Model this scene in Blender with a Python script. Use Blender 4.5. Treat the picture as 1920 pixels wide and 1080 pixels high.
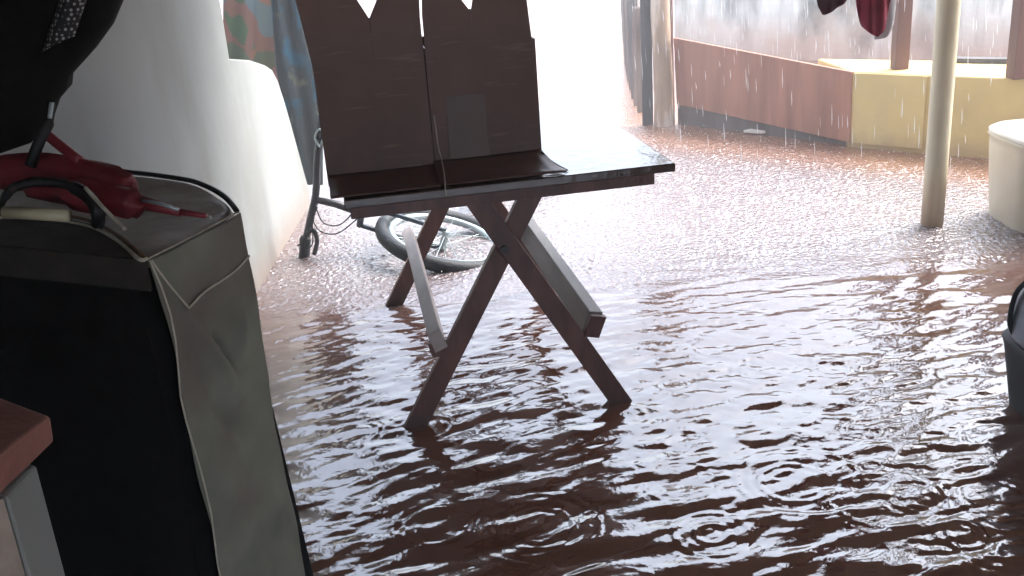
import bpy, bmesh, math, random
import numpy as np
from mathutils import Vector, Matrix
random.seed(7); rng = np.random.default_rng(11)
for o in list(bpy.data.objects): bpy.data.objects.remove(o)
scene = bpy.context.scene
COL = scene.collection
R = math.radians

# ------------------------------------------------------------------ camera
CAM_H = 1.6
FPX = 1900.0                                   # focal length for a 1920 px wide picture
up = -Vector((377., 5100., 1900.)).normalized()          # world up seen by the camera (x right, y down, z forward)
fw = Vector((0, 0, 1)); wy = (fw - up * fw.dot(up)).normalized(); wx = wy.cross(up)
cam_d = bpy.data.cameras.new('camera'); cam = bpy.data.objects.new('camera', cam_d); COL.objects.link(cam)
cam_d.sensor_width = 36; cam_d.lens = 36 * FPX / 1920; cam_d.clip_start = 0.02; cam_d.clip_end = 2000
def w3(c): return Vector((c.dot(wx), c.dot(wy), c.dot(up)))
rx, ry, rz = w3(Vector((1, 0, 0))), w3(Vector((0, -1, 0))), w3(Vector((0, 0, -1)))
cam.matrix_world = Matrix(((rx.x, ry.x, rz.x, 0), (rx.y, ry.y, rz.y, 0), (rx.z, ry.z, rz.z, CAM_H), (0, 0, 0, 1)))
scene.camera = cam

# ------------------------------------------------------------------ sky, sun, exposure
SUN_EL, SUN_AZ = 52, 68                        # overcast: soft light from high up, beyond the yard and to the right
world = bpy.data.worlds.new('World'); scene.world = world; world.use_nodes = True
nt = world.node_tree; bg = nt.nodes['Background']
sky = nt.nodes.new('ShaderNodeTexSky'); sky.sky_type = 'NISHITA'; sky.sun_disc = False
sky.sun_elevation = R(SUN_EL); sky.sun_rotation = R(SUN_AZ); sky.air_density = 1.0; sky.dust_density = 3.5; sky.ozone_density = 1.0
hs = nt.nodes.new('ShaderNodeHueSaturation'); hs.inputs['Saturation'].default_value = 0.6
nt.links.new(sky.outputs[0], hs.inputs['Color']); nt.links.new(hs.outputs[0], bg.inputs['Color'])
bg.inputs['Strength'].default_value = 0.15
sd = bpy.data.lights.new('sun', 'SUN'); sd.energy = 1.0; sd.angle = R(40); sd.color = (1, .98, .96)
sun = bpy.data.objects.new('sun', sd); COL.objects.link(sun)
sdir = Vector((math.sin(R(SUN_AZ)) * math.cos(R(SUN_EL)), math.cos(R(SUN_AZ)) * math.cos(R(SUN_EL)), math.sin(R(SUN_EL))))
sun.rotation_euler = sdir.to_track_quat('Z', 'Y').to_euler()
scene.view_settings.view_transform = 'Standard'; scene.view_settings.look = 'None'
scene.view_settings.exposure = 2.65; scene.view_settings.gamma = 1
scene.render.engine = 'CYCLES'
scene.cycles.max_bounces = 10; scene.cycles.diffuse_bounces = 6

# ------------------------------------------------------------------ helpers
def at(x, y, Y):
    """point of the photograph's pixel (1920 wide) at distance Y"""
    d = w3(Vector((x - 960, y - 540, FPX))); t = Y / d.y
    return Vector((0, 0, CAM_H)) + d * t
def onz(x, y, z):
    d = w3(Vector((x - 960, y - 540, FPX))); t = (z - CAM_H) / d.z
    return Vector((0, 0, CAM_H)) + d * t
def worldloc(o):
    v = Vector((0, 0, 0))
    while o: v += o.location; o = o.parent
    return v
def tag(o, label=None, cat=None, group=None, kind=None):
    if label: o['label'] = label
    if cat: o['category'] = cat
    if group: o['group'] = group
    if kind: o['kind'] = kind
    return o
def thing(name, loc, label, cat, group=None):
    o = bpy.data.objects.new(name, None); COL.objects.link(o); o.location = Vector(loc); o.empty_display_size = .05
    return tag(o, label, cat, group)
def obj(name, bm, m, parent=None, smooth=False, bevel=0, subsurf=0, solid=0):
    bmesh.ops.recalc_face_normals(bm, faces=bm.faces[:]) if not solid else None
    me = bpy.data.meshes.new(name)
    if parent:
        org = worldloc(parent)
    else:
        cs = [v.co for v in bm.verts]
        org = Vector((sum(c.x for c in cs) / len(cs), sum(c.y for c in cs) / len(cs), min(c.z for c in cs)))
    bm.transform(Matrix.Translation(-org)); bm.to_mesh(me); bm.free()
    o = bpy.data.objects.new(name, me); COL.objects.link(o)
    if parent: o.parent = parent
    else: o.location = org
    me.materials.append(m)
    if smooth:
        for p in me.polygons: p.use_smooth = True
    if solid:
        md = o.modifiers.new('solid', 'SOLIDIFY'); md.thickness = solid; md.offset = 0
    if bevel:
        md = o.modifiers.new('bevel', 'BEVEL'); md.width = bevel; md.segments = 2; md.limit_method = 'ANGLE'
    if subsurf:
        md = o.modifiers.new('sub', 'SUBSURF'); md.levels = subsurf; md.render_levels = subsurf
    return o
def B(): return bmesh.new()
def V(*a): return Vector(a)
def hexa(bm, pts):
    """8 points: bottom ring then top ring"""
    v = [bm.verts.new(p) for p in pts]
    for f in ((3, 2, 1, 0), (4, 5, 6, 7), (0, 1, 5, 4), (1, 2, 6, 5), (2, 3, 7, 6), (3, 0, 4, 7)): bm.faces.new([v[i] for i in f])
    return bm
def box(bm, o, ax, ay, az):
    """box from corner o with edge vectors"""
    o, ax, ay, az = map(Vector, (o, ax, ay, az))
    return hexa(bm, [o, o + ax, o + ax + ay, o + ay, o + az, o + ax + az, o + ax + ay + az, o + ay + az])
def abox(bm, x0, x1, y0, y1, z0, z1): return box(bm, (x0, y0, z0), (x1 - x0, 0, 0), (0, y1 - y0, 0), (0, 0, z1 - z0))
def bar(bm, a, b, n, w, t):
    """plank from a to b, wide w across, thick t along n"""
    a, b, n = Vector(a), Vector(b), Vector(n).normalized()
    s = (b - a).normalized().cross(n).normalized()
    return box(bm, a - s * w / 2 - n * t / 2, s * w, n * t, b - a)
def tube(bm, pts, rad, n=10, closed=False, cap=True):
    pts = [Vector(p) for p in pts]; N = len(pts)
    rads = rad if isinstance(rad, (list, tuple)) else [rad] * N
    rings = []; ref = None
    for i, p in enumerate(pts):
        if closed: t = pts[(i + 1) % N] - pts[i - 1]
        else: t = pts[min(i + 1, N - 1)] - pts[max(i - 1, 0)]
        t.normalize()
        if ref is None: ref = t.orthogonal().normalized()
        ref = (ref - t * ref.dot(t)).normalized(); q = t.cross(ref)
        rings.append([bm.verts.new(p + (ref * math.cos(2 * math.pi * k / n) + q * math.sin(2 * math.pi * k / n)) * rads[i]) for k in range(n)])
    M = N if closed else N - 1
    for i in range(M):
        a, b = rings[i], rings[(i + 1) % N]
        for k in range(n): bm.faces.new((a[k], a[(k + 1) % n], b[(k + 1) % n], b[k]))
    if cap and not closed: bm.faces.new(rings[0][::-1]); bm.faces.new(rings[-1])
    return bm
def smoothpath(pts, k=6):
    pts = [Vector(p) for p in pts]; out = []
    for i in range(len(pts) - 1):
        p0, p1, p2, p3 = pts[max(i - 1, 0)], pts[i], pts[i + 1], pts[min(i + 2, len(pts) - 1)]
        for j in range(k):
            t = j / k
            out.append(.5 * ((2 * p1) + (p2 - p0) * t + (2 * p0 - 5 * p1 + 4 * p2 - p3) * t * t + (3 * p1 - p0 - 3 * p2 + p3) * t ** 3))
    out.append(pts[-1]); return out
def prism(bm, pts, n):
    """polygon extruded along vector n"""
    n = Vector(n); a = [bm.verts.new(p) for p in pts]; b = [bm.verts.new(Vector(p) + n) for p in pts]
    bm.faces.new(a[::-1]); bm.faces.new(b)
    for i in range(len(pts)):
        j = (i + 1) % len(pts); bm.faces.new((a[i], a[j], b[j], b[i]))
    return bm
def grid(bm, fn, nu, nv):
    vs = [[bm.verts.new(fn(i / nu, j / nv)) for j in range(nv + 1)] for i in range(nu + 1)]
    for i in range(nu):
        for j in range(nv): bm.faces.new((vs[i][j], vs[i + 1][j], vs[i + 1][j + 1], vs[i][j + 1]))
    return bm
def ring(c, axis, r, n=40, a0=0, a1=2 * math.pi):
    axis = Vector(axis).normalized(); e = axis.orthogonal().normalized(); f = axis.cross(e); c = Vector(c)
    return [c + (e * math.cos(a0 + (a1 - a0) * k / n) + f * math.sin(a0 + (a1 - a0) * k / n)) * r for k in range(n)]

# ------------------------------------------------------------------ materials
def mat(name, col, rough=.6, var=.25, scale=6, bump=.0, bscale=40, stretch=(1, 1, 1), col2=None, spec=.5, detail=6, thr=(.3, .7), metal=0):
    m = bpy.data.materials.new(name); m.use_nodes = True; t = m.node_tree; p = t.nodes['Principled BSDF']
    p.inputs['Roughness'].default_value = rough; p.inputs['Specular IOR Level'].default_value = spec; p.inputs['Metallic'].default_value = metal
    tc = t.nodes.new('ShaderNodeTexCoord'); mp = t.nodes.new('ShaderNodeMapping'); mp.inputs['Scale'].default_value = stretch
    t.links.new(tc.outputs['Object'], mp.inputs['Vector'])
    n = t.nodes.new('ShaderNodeTexNoise'); n.inputs['Scale'].default_value = scale; n.inputs['Detail'].default_value = detail
    t.links.new(mp.outputs[0], n.inputs['Vector'])
    mr = t.nodes.new('ShaderNodeMapRange'); mr.inputs[1].default_value = thr[0]; mr.inputs[2].default_value = thr[1]
    t.links.new(n.outputs[0], mr.inputs[0])
    mx = t.nodes.new('ShaderNodeMix'); mx.data_type = 'RGBA'
    c = Vector(col); c2 = Vector(col2) if col2 else c * (1 + var); c1 = c if col2 else c * (1 - var)
    mx.inputs[6].default_value = (*c1, 1); mx.inputs[7].default_value = (*c2, 1)
    t.links.new(mr.outputs[0], mx.inputs[0]); t.links.new(mx.outputs[2], p.inputs['Base Color'])
    if bump:
        b = t.nodes.new('ShaderNodeTexNoise'); b.inputs['Scale'].default_value = bscale; b.inputs['Detail'].default_value = 5
        t.links.new(mp.outputs[0], b.inputs['Vector'])
        bn = t.nodes.new('ShaderNodeBump'); bn.inputs['Strength'].default_value = bump; bn.inputs['Distance'].default_value = .01
        t.links.new(b.outputs[0], bn.inputs['Height']); t.links.new(bn.outputs[0], p.inputs['Normal'])
    return m
def two_tone(m, col, scale, thr, stretch=(1, 1, 1), sharp=.08):
    """blend another stain colour over a mat() material"""
    t = m.node_tree; p = t.nodes['Principled BSDF']; src = p.inputs['Base Color'].links[0].from_socket
    tc = t.nodes.new('ShaderNodeTexCoord'); mp = t.nodes.new('ShaderNodeMapping'); mp.inputs['Scale'].default_value = stretch
    t.links.new(tc.outputs['Object'], mp.inputs['Vector'])
    n = t.nodes.new('ShaderNodeTexNoise'); n.inputs['Scale'].default_value = scale; n.inputs['Detail'].default_value = 5
    t.links.new(mp.outputs[0], n.inputs['Vector'])
    mr = t.nodes.new('ShaderNodeMapRange'); mr.inputs[1].default_value = thr - sharp; mr.inputs[2].default_value = thr + sharp
    t.links.new(n.outputs[0], mr.inputs[0]); mx = t.nodes.new('ShaderNodeMix'); mx.data_type = 'RGBA'
    mx.inputs[7].default_value = (*col, 1); t.links.new(mr.outputs[0], mx.inputs[0]); t.links.new(src, mx.inputs[6])
    t.links.new(mx.outputs[2], p.inputs['Base Color']); return m
def height_stain(m, col, z0, z1, amt=1.0):
    """splash-back dirt that fades out with height above the ground (world metres)"""
    t = m.node_tree; p = t.nodes['Principled BSDF']; src = p.inputs['Base Color'].links[0].from_socket
    g = t.nodes.new('ShaderNodeNewGeometry'); sx = t.nodes.new('ShaderNodeSeparateXYZ'); t.links.new(g.outputs['Position'], sx.inputs[0])
    n = t.nodes.new('ShaderNodeTexNoise'); n.inputs['Scale'].default_value = 5; n.inputs['Detail'].default_value = 6
    ad = t.nodes.new('ShaderNodeMath'); ad.operation = 'MULTIPLY_ADD'; ad.inputs[1].default_value = (z1 - z0) * 1.2; t.links.new(n.outputs[0], ad.inputs[0]); t.links.new(sx.outputs[2], ad.inputs[2])
    off = (z1 - z0) * .6
    mr = t.nodes.new('ShaderNodeMapRange'); mr.inputs[1].default_value = z0 + off; mr.inputs[2].default_value = z1 + off; mr.inputs[3].default_value = amt; mr.inputs[4].default_value = 0
    t.links.new(ad.outputs[0], mr.inputs[0]); mx = t.nodes.new('ShaderNodeMix'); mx.data_type = 'RGBA'
    mx.inputs[7].default_value = (*col, 1); t.links.new(mr.outputs[0], mx.inputs[0]); t.links.new(src, mx.inputs[6])
    t.links.new(mx.outputs[2], p.inputs['Base Color']); return m

M = {}
M['whitewash'] = height_stain(two_tone(two_tone(mat('whitewash', (.245, .262, .255), .8, .09, 2.2, .35, 9), (.20, .205, .185), 3.2, .60, (1, 1, .35), .1), (.275, .285, .28), 1.4, .55, (1, 1, .8), .15), (.23, .18, .15), -.03, .17, .8)
M['inner_wall'] = mat('inner_wall', (.74, .74, .70), .8, .06, 3, .2, 30)
M['table_wood'] = two_tone(mat('table_wood', (.18, .085, .072), .35, .35, 14, .3, 60, (1, 1, .35)), (.11, .05, .043), 16, .57, (1, 1, .3), .1)
M['table_wood'] = height_stain(M['table_wood'], (.05, .024, .02), -.02, .10, .9)
M['wet_top'] = mat('wet_top', (.10, .06, .05), .10, .3, 10, .25, 25, spec=1)
M['grey_wood'] = mat('grey_wood', (.17, .15, .14), .5, .3, 12, .3, 40, (1, .25, 1))
M['sky_lit_wood'] = mat('sky_lit_wood', (.56, .48, .45), .45, .25, 12, .3, 40, (1, .25, 1))  # left stretcher: sky light on the wood is put into this pale colour
M['carton'] = height_stain(two_tone(two_tone(mat('carton', (.235, .122, .09), .45, .35, 3.5, .6, 7), (.15, .072, .052), 2.6, .53, (1, 1, .6), .1), (.28, .175, .14), 30, .66, (.15, .15, 1.5), .05), (.10, .055, .046), .80, 1.02, .8)
M['carton_patch'] = mat('carton_patch', (.165, .108, .096), .42, .2, 4, .2, 18)
M['black'] = mat('black', (.007, .007, .008), .6, .2, 20, .1, 80)
M['black_fabric'] = mat('black_fabric', (.009, .0085, .0085), .9, .25, 30, .2, 200, spec=.1)
M['grey_cloth'] = two_tone(mat('grey_cloth', (.225, .225, .185), .9, .22, 7, .12, 500, spec=.1), (.185, .155, .135), 5, .6, sharp=.12)
M['top_cloth'] = mat('top_cloth', (.34, .325, .305), .42, .25, 12, .8, 14, spec=.4)
M['piping'] = mat('piping', (.55, .50, .41), .8, .2, 30, .3, 120)
M['brown_piping'] = mat('brown_piping', (.20, .12, .07), .6, .2, 30, .2, 120)
M['red_fabric'] = mat('red_fabric', (.21, .022, .032), .5, .25, 12, .3, 60)
M['cream'] = mat('cream', (.62, .56, .38), .4, .1, 10)
M['tile_red'] = mat('tile_red', (.27, .115, .09), .75, .22, 18, .4, 60)
M['rough_render'] = mat('rough_render', (.28, .23, .19), .9, .4, 14, .8, 40)
M['yellow'] = height_stain(two_tone(mat('yellow', (.64, .49, .20), .7, .07, 4, .2, 30), (.47, .36, .19), 2.2, .6, (1, 1, .5), .15), (.42, .25, .14), -.05, .12, .7)
M['yellow_dark'] = mat('yellow_dark', (.46, .35, .19), .75, .12, 5, .2, 30)
M['brown_board'] = two_tone(mat('brown_board', (.33, .145, .088), .55, .22, 5, .25, 60, (1, 1, .15)), (.23, .092, .058), 13, .58, (1, 1, .07), .12)
M['plank_grey'] = mat('plank_grey', (.135, .105, .09), .75, .35, 8, .4, 50, (1, 1, .15))
M['plank_dark'] = mat('plank_dark', (.075, .07, .072), .7, .35, 8, .4, 50, (1, 1, .15))
M['trunk_wood'] = two_tone(mat('trunk_wood', (.36, .25, .17), .8, .3, 8, .6, 30, (1, 1, .25)), (.62, .52, .42), 7, .56, (1, 1, .3), .05)
M['post_brown'] = mat('post_brown', (.14, .062, .045), .6, .25, 8, .2, 50, (1, 1, .15))
M['pole'] = height_stain(mat('pole', (.78, .69, .48), .45, .06, 6, .1, 30), (.52, .33, .18), .0, .3, .8)
M['concrete'] = height_stain(two_tone(two_tone(two_tone(mat('concrete', (.72, .73, .68), .85, .12, 4, .4, 20), (.46, .48, .45), 9, .56, (1, 1, .14), .10), (.10, .115, .105), 2.6, .56, (1, 1, .4), .08), (.56, .48, .39), 2.2, .6, (1, 1, 1), .12), (.55, .33, .24), .05, .5, .8)
M['rubber'] = mat('rubber', (.011, .016, .021), .55, .3, 30, .4, 120)
M['bike_blue'] = mat('bike_blue', (.03, .052, .072), .35, .2, 20)
M['steel'] = mat('steel', (.42, .50, .52), .3, .1, 20, metal=.5)
M['dark_metal'] = mat('dark_metal', (.03, .03, .035), .4, .2, 20)
M['tank'] = mat('tank', (.66, .58, .43), .4, .05, 4, .05, 20)
M['tank_lid'] = mat('tank_lid', (.84, .79, .68), .4, .04, 4)
M['wine'] = mat('wine', (.31, .028, .06), .85, .2, 12, .3, 90)
M['dark_wine'] = mat('dark_wine', (.085, .018, .03), .85, .2, 12, .3, 90)
M['white_cloth'] = mat('white_cloth', (.72, .72, .72), .85, .06, 12, .2, 90)
M['roof_tile'] = mat('roof_tile', (.26, .19, .155), .85, .3, 6, .4, 30)
M['rafter'] = mat('rafter', (.2, .13, .10), .7, .3, 6, .3, 30)
M['debris'] = mat('debris', (.66, .58, .50), .7, .15, 10)
M['grey_blue'] = mat('grey_blue', (.20, .24, .29), .3, .2, 10)
M['glass'] = mat('glass', (.6, .6, .58), .15, .05, 10)
M['mud'] = mat('mud', (.22, .10, .06), .8, .2, 3, .3, 20)
M['cord'] = mat('cord', (.55, .52, .46), .7, .1, 30)

# flower-print cloth
def print_mat():
    m = bpy.data.materials.new('printed_cloth'); m.use_nodes = True; t = m.node_tree; p = t.nodes['Principled BSDF']; p.inputs['Roughness'].default_value = .9
    tc = t.nodes.new('ShaderNodeTexCoord'); n = t.nodes.new('ShaderNodeTexNoise'); n.inputs['Scale'].default_value = 3.0; n.inputs['Detail'].default_value = 1.5
    t.links.new(tc.outputs['Object'], n.inputs['Vector'])
    vo = t.nodes.new('ShaderNodeTexVoronoi'); vo.inputs['Scale'].default_value = 8.5
    mixv = t.nodes.new('ShaderNodeMix'); mixv.data_type = 'VECTOR'; mixv.inputs[0].default_value = .35
    t.links.new(tc.outputs['Object'], mixv.inputs[4]); t.links.new(n.outputs['Color'], mixv.inputs[5]); t.links.new(mixv.outputs[1], vo.inputs['Vector'])
    sp = t.nodes.new('ShaderNodeSeparateColor'); t.links.new(vo.outputs['Color'], sp.inputs[0])
    cr = t.nodes.new('ShaderNodeValToRGB'); cr.color_ramp.interpolation = 'EASE'
    cols = [(0, (0.033, 0.072, 0.024)), (.22, (0.180, 0.060, 0.042)), (.36, (0.216, 0.156, 0.054)), (.5, (0.042, 0.066, 0.030)), (.62, (0.198, 0.132, 0.090)), (.77, (.04, .11, .13)), (.81, (0.198, 0.078, 0.060)), (.93, (0.132, 0.150, 0.150))]
    e = cr.color_ramp.elements; e[0].position = 0; e[0].color = (*cols[0][1], 1); e[1].position = cols[1][0]; e[1].color = (*cols[1][1], 1)
    for q, c in cols[2:]:
        k = e.new(q); k.color = (*c, 1)
    t.links.new(sp.outputs[0], cr.inputs[0]); t.links.new(cr.outputs[0], p.inputs['Base Color']); return m
M['print'] = print_mat()
def blue_print():
    return two_tone(two_tone(mat('blue_print', (.03, .038, .04), .9, .3, 6), (.012, .085, .13), 4.5, .57, sharp=.04), (.16, .17, .10), 5.5, .62, sharp=.04)
M['blue_print'] = blue_print()
def mesh_mat():
    m = mat('mesh_fabric', (.012, .012, .015), .8, .2, 30); t = m.node_tree; p = t.nodes['Principled BSDF']; src = p.inputs['Base Color'].links[0].from_socket
    tc = t.nodes.new('ShaderNodeTexCoord'); vo = t.nodes.new('ShaderNodeTexVoronoi'); vo.inputs['Scale'].default_value = 125; vo.inputs['Randomness'].default_value = .35
    t.links.new(tc.outputs['Object'], vo.inputs['Vector'])
    mr = t.nodes.new('ShaderNodeMapRange'); mr.inputs[1].default_value = .42; mr.inputs[2].default_value = .3; t.links.new(vo.outputs['Distance'], mr.inputs[0])
    mx = t.nodes.new('ShaderNodeMix'); mx.data_type = 'RGBA'; mx.inputs[7].default_value = (.5, .5, .5, 1); t.links.new(mr.outputs[0], mx.inputs[0]); t.links.new(src, mx.inputs[6])
    t.links.new(mx.outputs[2], p.inputs['Base Color']); return m
M['mesh'] = mesh_mat()

# ------------------------------------------------------------------ flood water
RAIN_Y = 4.45                                   # beyond the eaves the rain pits the water
def axis(lo, hi, step, far, grow=1.12):
    a = list(np.arange(lo, hi, step)); s = step; x = a[-1]; out = []
    while x < far: s *= grow; x += s; out.append(x)
    s = step; x = a[0]; pre = []
    while x > -far: s *= grow; x -= s; pre.append(x)
    return np.array(pre[::-1] + a + out)
xs = axis(-1.4, 3.2, .0062, 220); ys = axis(1.7, 7.4, .0062, 260)
X, Y = np.meshgrid(xs, ys); Z = np.zeros_like(X)
nearm = np.clip((8.6 - Y) / 1.5, 0, 1) * np.clip((Y - .2) / 1.0, 0, 1) * np.clip((4.6 - np.abs(X - .8)) / 1.2, 0, 1)
calm = np.clip((RAIN_Y + .25 - Y) / .7, 0, 1)   # long wind ripples live under the porch roof
warp = .035 * np.sin(2.1 * X + 1.3 * Y) + .03 * np.sin(-1.2 * X + 2.9 * Y + 1)
for i in range(90):
    lam = np.exp(rng.uniform(np.log(.05), np.log(.27))); th = rng.normal(.12, .34)
    k = 2 * np.pi / lam; kx, ky = -k * math.sin(th), k * math.cos(th)
    amp = .00033 * (lam / .12) ** 1.0
    env = .55 + .45 * np.sin(rng.uniform(.6, 2.2) * X + rng.uniform(.6, 2.2) * Y + rng.uniform(0, 6.28))
    ph = kx * (X + warp) + ky * (Y + warp) + rng.uniform(0, 6.28)
    s = np.sin(ph); Z += amp * env * (s + .25 * np.cos(2 * ph)) * (.35 + 1.0 * calm)
def add_ring(cx, cy, r, lam, amp, width):
    x0, x1 = np.searchsorted(xs, [cx - r - 3 * width, cx + r + 3 * width]); y0, y1 = np.searchsorted(ys, [cy - r - 3 * width, cy + r + 3 * width])
    if x1 <= x0 or y1 <= y0: return
    d = np.hypot(X[y0:y1, x0:x1] - cx, Y[y0:y1, x0:x1] - cy)
    Z[y0:y1, x0:x1] += amp * np.cos(2 * np.pi * (d - r) / lam) * np.exp(-((d - r) / width) ** 2)
for px, py, r, a in ((1335, 1000, .045, .0022), (1335, 1000, .10, .0016), (1010, 990, .10, .0014), (1010, 990, .17, .0012), (1490, 905, .10, .0014), (1500, 900, .18, .001), (820, 985, .09, .0012),
                     (1860, 930, .1, .0012), (1720, 930, .08, .0012), (1650, 930, .15, .001), (1270, 720, .05, .0012), (1560, 690, .06, .0012), (810, 800, .07, .0012), (1170, 780, .07, .001), (1880, 1010, .13, .0012), (1800, 1000, .06, .0014)):
    p = onz(px, py, 0); add_ring(p.x, p.y, r, .036, a * .75, .028)
for i in range(70): add_ring(rng.uniform(-1.2, 2.6), rng.uniform(1.9, RAIN_Y), rng.uniform(.02, .12), .032, rng.uniform(.0002, .0006), .025)
for i in range(9000):
    cy = RAIN_Y - .25 + 3.9 * rng.uniform() ** 1.1; cx = rng.uniform(-1.4, 3.2); r = rng.uniform(.0, .035)
    add_ring(cx, cy, r, rng.uniform(.022, .034), rng.uniform(.0006, .0019), .014)
for i in range(700):                              # tiny splash peaks
    cy = RAIN_Y + 3.4 * rng.uniform(); cx = rng.uniform(-1.2, 3.1); add_ring(cx, cy, 0, .06, rng.uniform(.003, .009), .008)
Z *= nearm
ny, nx = X.shape
me = bpy.data.meshes.new('flood_water')
me.vertices.add(nx * ny); me.vertices.foreach_set('co', np.stack([X, Y, Z], -1).astype(np.float32).ravel())
idx = np.arange(nx * ny).reshape(ny, nx)
q = np.stack([idx[:-1, :-1], idx[:-1, 1:], idx[1:, 1:], idx[1:, :-1]], -1).reshape(-1, 4)
me.loops.add(q.size); me.loops.foreach_set('vertex_index', q.astype(np.int32).ravel())
me.polygons.add(len(q)); me.polygons.foreach_set('loop_start', np.arange(0, q.size, 4, dtype=np.int32))
me.polygons.foreach_set('use_smooth', np.ones(len(q), bool)); me.update(); me.validate()
water = bpy.data.objects.new('flood_water', me); COL.objects.link(water); water['kind'] = 'structure'
wm = bpy.data.materials.new('muddy_water'); wm.use_nodes = True; t = wm.node_tree; p = t.nodes['Principled BSDF']
p.inputs['Base Color'].default_value = (.125, .056, .034, 1); p.inputs['Roughness'].default_value = .03; p.inputs['IOR'].default_value = 2.35
tc = t.nodes.new('ShaderNodeTexCoord'); sx = t.nodes.new('ShaderNodeSeparateXYZ'); t.links.new(tc.outputs['Object'], sx.inputs[0])
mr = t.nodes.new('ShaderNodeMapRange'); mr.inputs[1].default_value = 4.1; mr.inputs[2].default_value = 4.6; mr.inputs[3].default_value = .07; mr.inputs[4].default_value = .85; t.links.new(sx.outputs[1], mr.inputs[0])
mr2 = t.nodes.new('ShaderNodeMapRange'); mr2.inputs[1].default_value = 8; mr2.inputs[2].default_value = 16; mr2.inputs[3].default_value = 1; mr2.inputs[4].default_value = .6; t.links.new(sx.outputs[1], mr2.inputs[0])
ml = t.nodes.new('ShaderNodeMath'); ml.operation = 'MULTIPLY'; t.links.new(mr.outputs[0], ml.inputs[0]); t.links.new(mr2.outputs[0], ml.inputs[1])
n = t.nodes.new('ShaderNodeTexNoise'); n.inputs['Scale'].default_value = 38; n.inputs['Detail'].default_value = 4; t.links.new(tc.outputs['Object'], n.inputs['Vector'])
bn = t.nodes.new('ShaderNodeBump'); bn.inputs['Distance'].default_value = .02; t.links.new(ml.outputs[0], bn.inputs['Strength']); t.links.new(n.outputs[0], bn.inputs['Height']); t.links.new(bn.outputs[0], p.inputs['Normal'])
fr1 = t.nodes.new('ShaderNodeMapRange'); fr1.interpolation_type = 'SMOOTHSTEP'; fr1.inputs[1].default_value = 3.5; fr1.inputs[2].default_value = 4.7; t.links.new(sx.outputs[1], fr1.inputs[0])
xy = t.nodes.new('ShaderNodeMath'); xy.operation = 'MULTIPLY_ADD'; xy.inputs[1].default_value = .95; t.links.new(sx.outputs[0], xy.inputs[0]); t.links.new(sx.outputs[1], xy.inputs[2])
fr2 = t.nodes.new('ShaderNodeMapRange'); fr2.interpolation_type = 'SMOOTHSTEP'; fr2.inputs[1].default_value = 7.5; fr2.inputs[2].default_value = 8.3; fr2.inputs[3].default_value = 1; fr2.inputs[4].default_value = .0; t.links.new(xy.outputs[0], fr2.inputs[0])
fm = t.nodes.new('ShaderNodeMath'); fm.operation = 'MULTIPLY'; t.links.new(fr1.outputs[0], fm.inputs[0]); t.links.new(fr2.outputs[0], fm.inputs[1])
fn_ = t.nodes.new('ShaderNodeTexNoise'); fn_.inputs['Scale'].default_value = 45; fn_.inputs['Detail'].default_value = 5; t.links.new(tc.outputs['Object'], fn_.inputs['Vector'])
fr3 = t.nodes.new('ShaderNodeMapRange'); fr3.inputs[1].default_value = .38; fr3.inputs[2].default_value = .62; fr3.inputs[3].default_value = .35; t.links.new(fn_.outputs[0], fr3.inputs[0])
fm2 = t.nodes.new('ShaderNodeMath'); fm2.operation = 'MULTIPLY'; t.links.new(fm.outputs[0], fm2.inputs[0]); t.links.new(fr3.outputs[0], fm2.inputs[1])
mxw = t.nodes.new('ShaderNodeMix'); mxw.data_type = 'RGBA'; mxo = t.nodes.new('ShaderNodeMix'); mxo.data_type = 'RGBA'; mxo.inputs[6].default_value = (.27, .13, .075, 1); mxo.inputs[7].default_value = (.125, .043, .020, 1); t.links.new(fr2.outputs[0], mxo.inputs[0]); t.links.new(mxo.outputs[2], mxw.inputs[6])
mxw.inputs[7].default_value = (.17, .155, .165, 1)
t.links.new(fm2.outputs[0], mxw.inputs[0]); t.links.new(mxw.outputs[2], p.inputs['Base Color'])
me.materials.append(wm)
b = B(); abox(b, -220, 220, -220, 260, -.6, -.15); o = obj('ground', b, M['mud']); o['kind'] = 'structure'

# ------------------------------------------------------------------ the house: porch wall, back wall, roof
XW = -1.2
prof = [(-1.6, -.15), (-1.6, 2.7), (4.70, 2.36), (4.70, 1.061), (5.10, 1.00), (5.40, .935), (5.56, .885), (5.65, .82), (5.74, .70), (5.83, .547), (5.95, .33), (6.05, .14), (6.12, -.15)]
b = B(); prism(b, [(XW, y, z) for y, z in prof], (-.16, 0, 0)); o = obj('porch_wall', b, M['whitewash'], bevel=.008)
tag(o, 'white rendered porch wall stepping down to a low rounded end', 'wall')
b = B(); abox(b, -1.36, -.55, -1.76, -1.605, -.15, 2.9); abox(b, 2.5, 4.4, -1.76, -1.605, -.15, 2.9); abox(b, -.549, 2.499, -1.76, -1.605, 2.15, 2.9); o = obj('house_wall', b, M['inner_wall']); tag(o, 'unseen house wall behind the porch with a wide opening added to let fill light in', 'wall')  # out of view; opening added so sky light fills the porch from behind
b = B(); abox(b, 3.3, 3.45, -1.60, 4.0, -.15, 2.7); o = obj('side_wall', b, M['inner_wall']); tag(o, 'unseen plain side wall on the right, lengthened to cut the light in the porch', 'wall')  # out of view; run lengthened to dim the porch
roof = thing('porch_roof', (1.0, 1.5, 2.2), 'dark tiled porch roof on wooden rafters over the flooded floor', 'roof')
b = B(); hexa(b, [(-1.7, -1.9, 2.78), (3.9, -1.9, 2.78), (3.9, 4.95, 2.08), (-1.7, 4.95, 2.08), (-1.7, -1.9, 2.86), (3.9, -1.9, 2.86), (3.9, 4.95, 2.16), (-1.7, 4.95, 2.16)])
obj('tile_deck', b, M['roof_tile'], roof)
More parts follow.
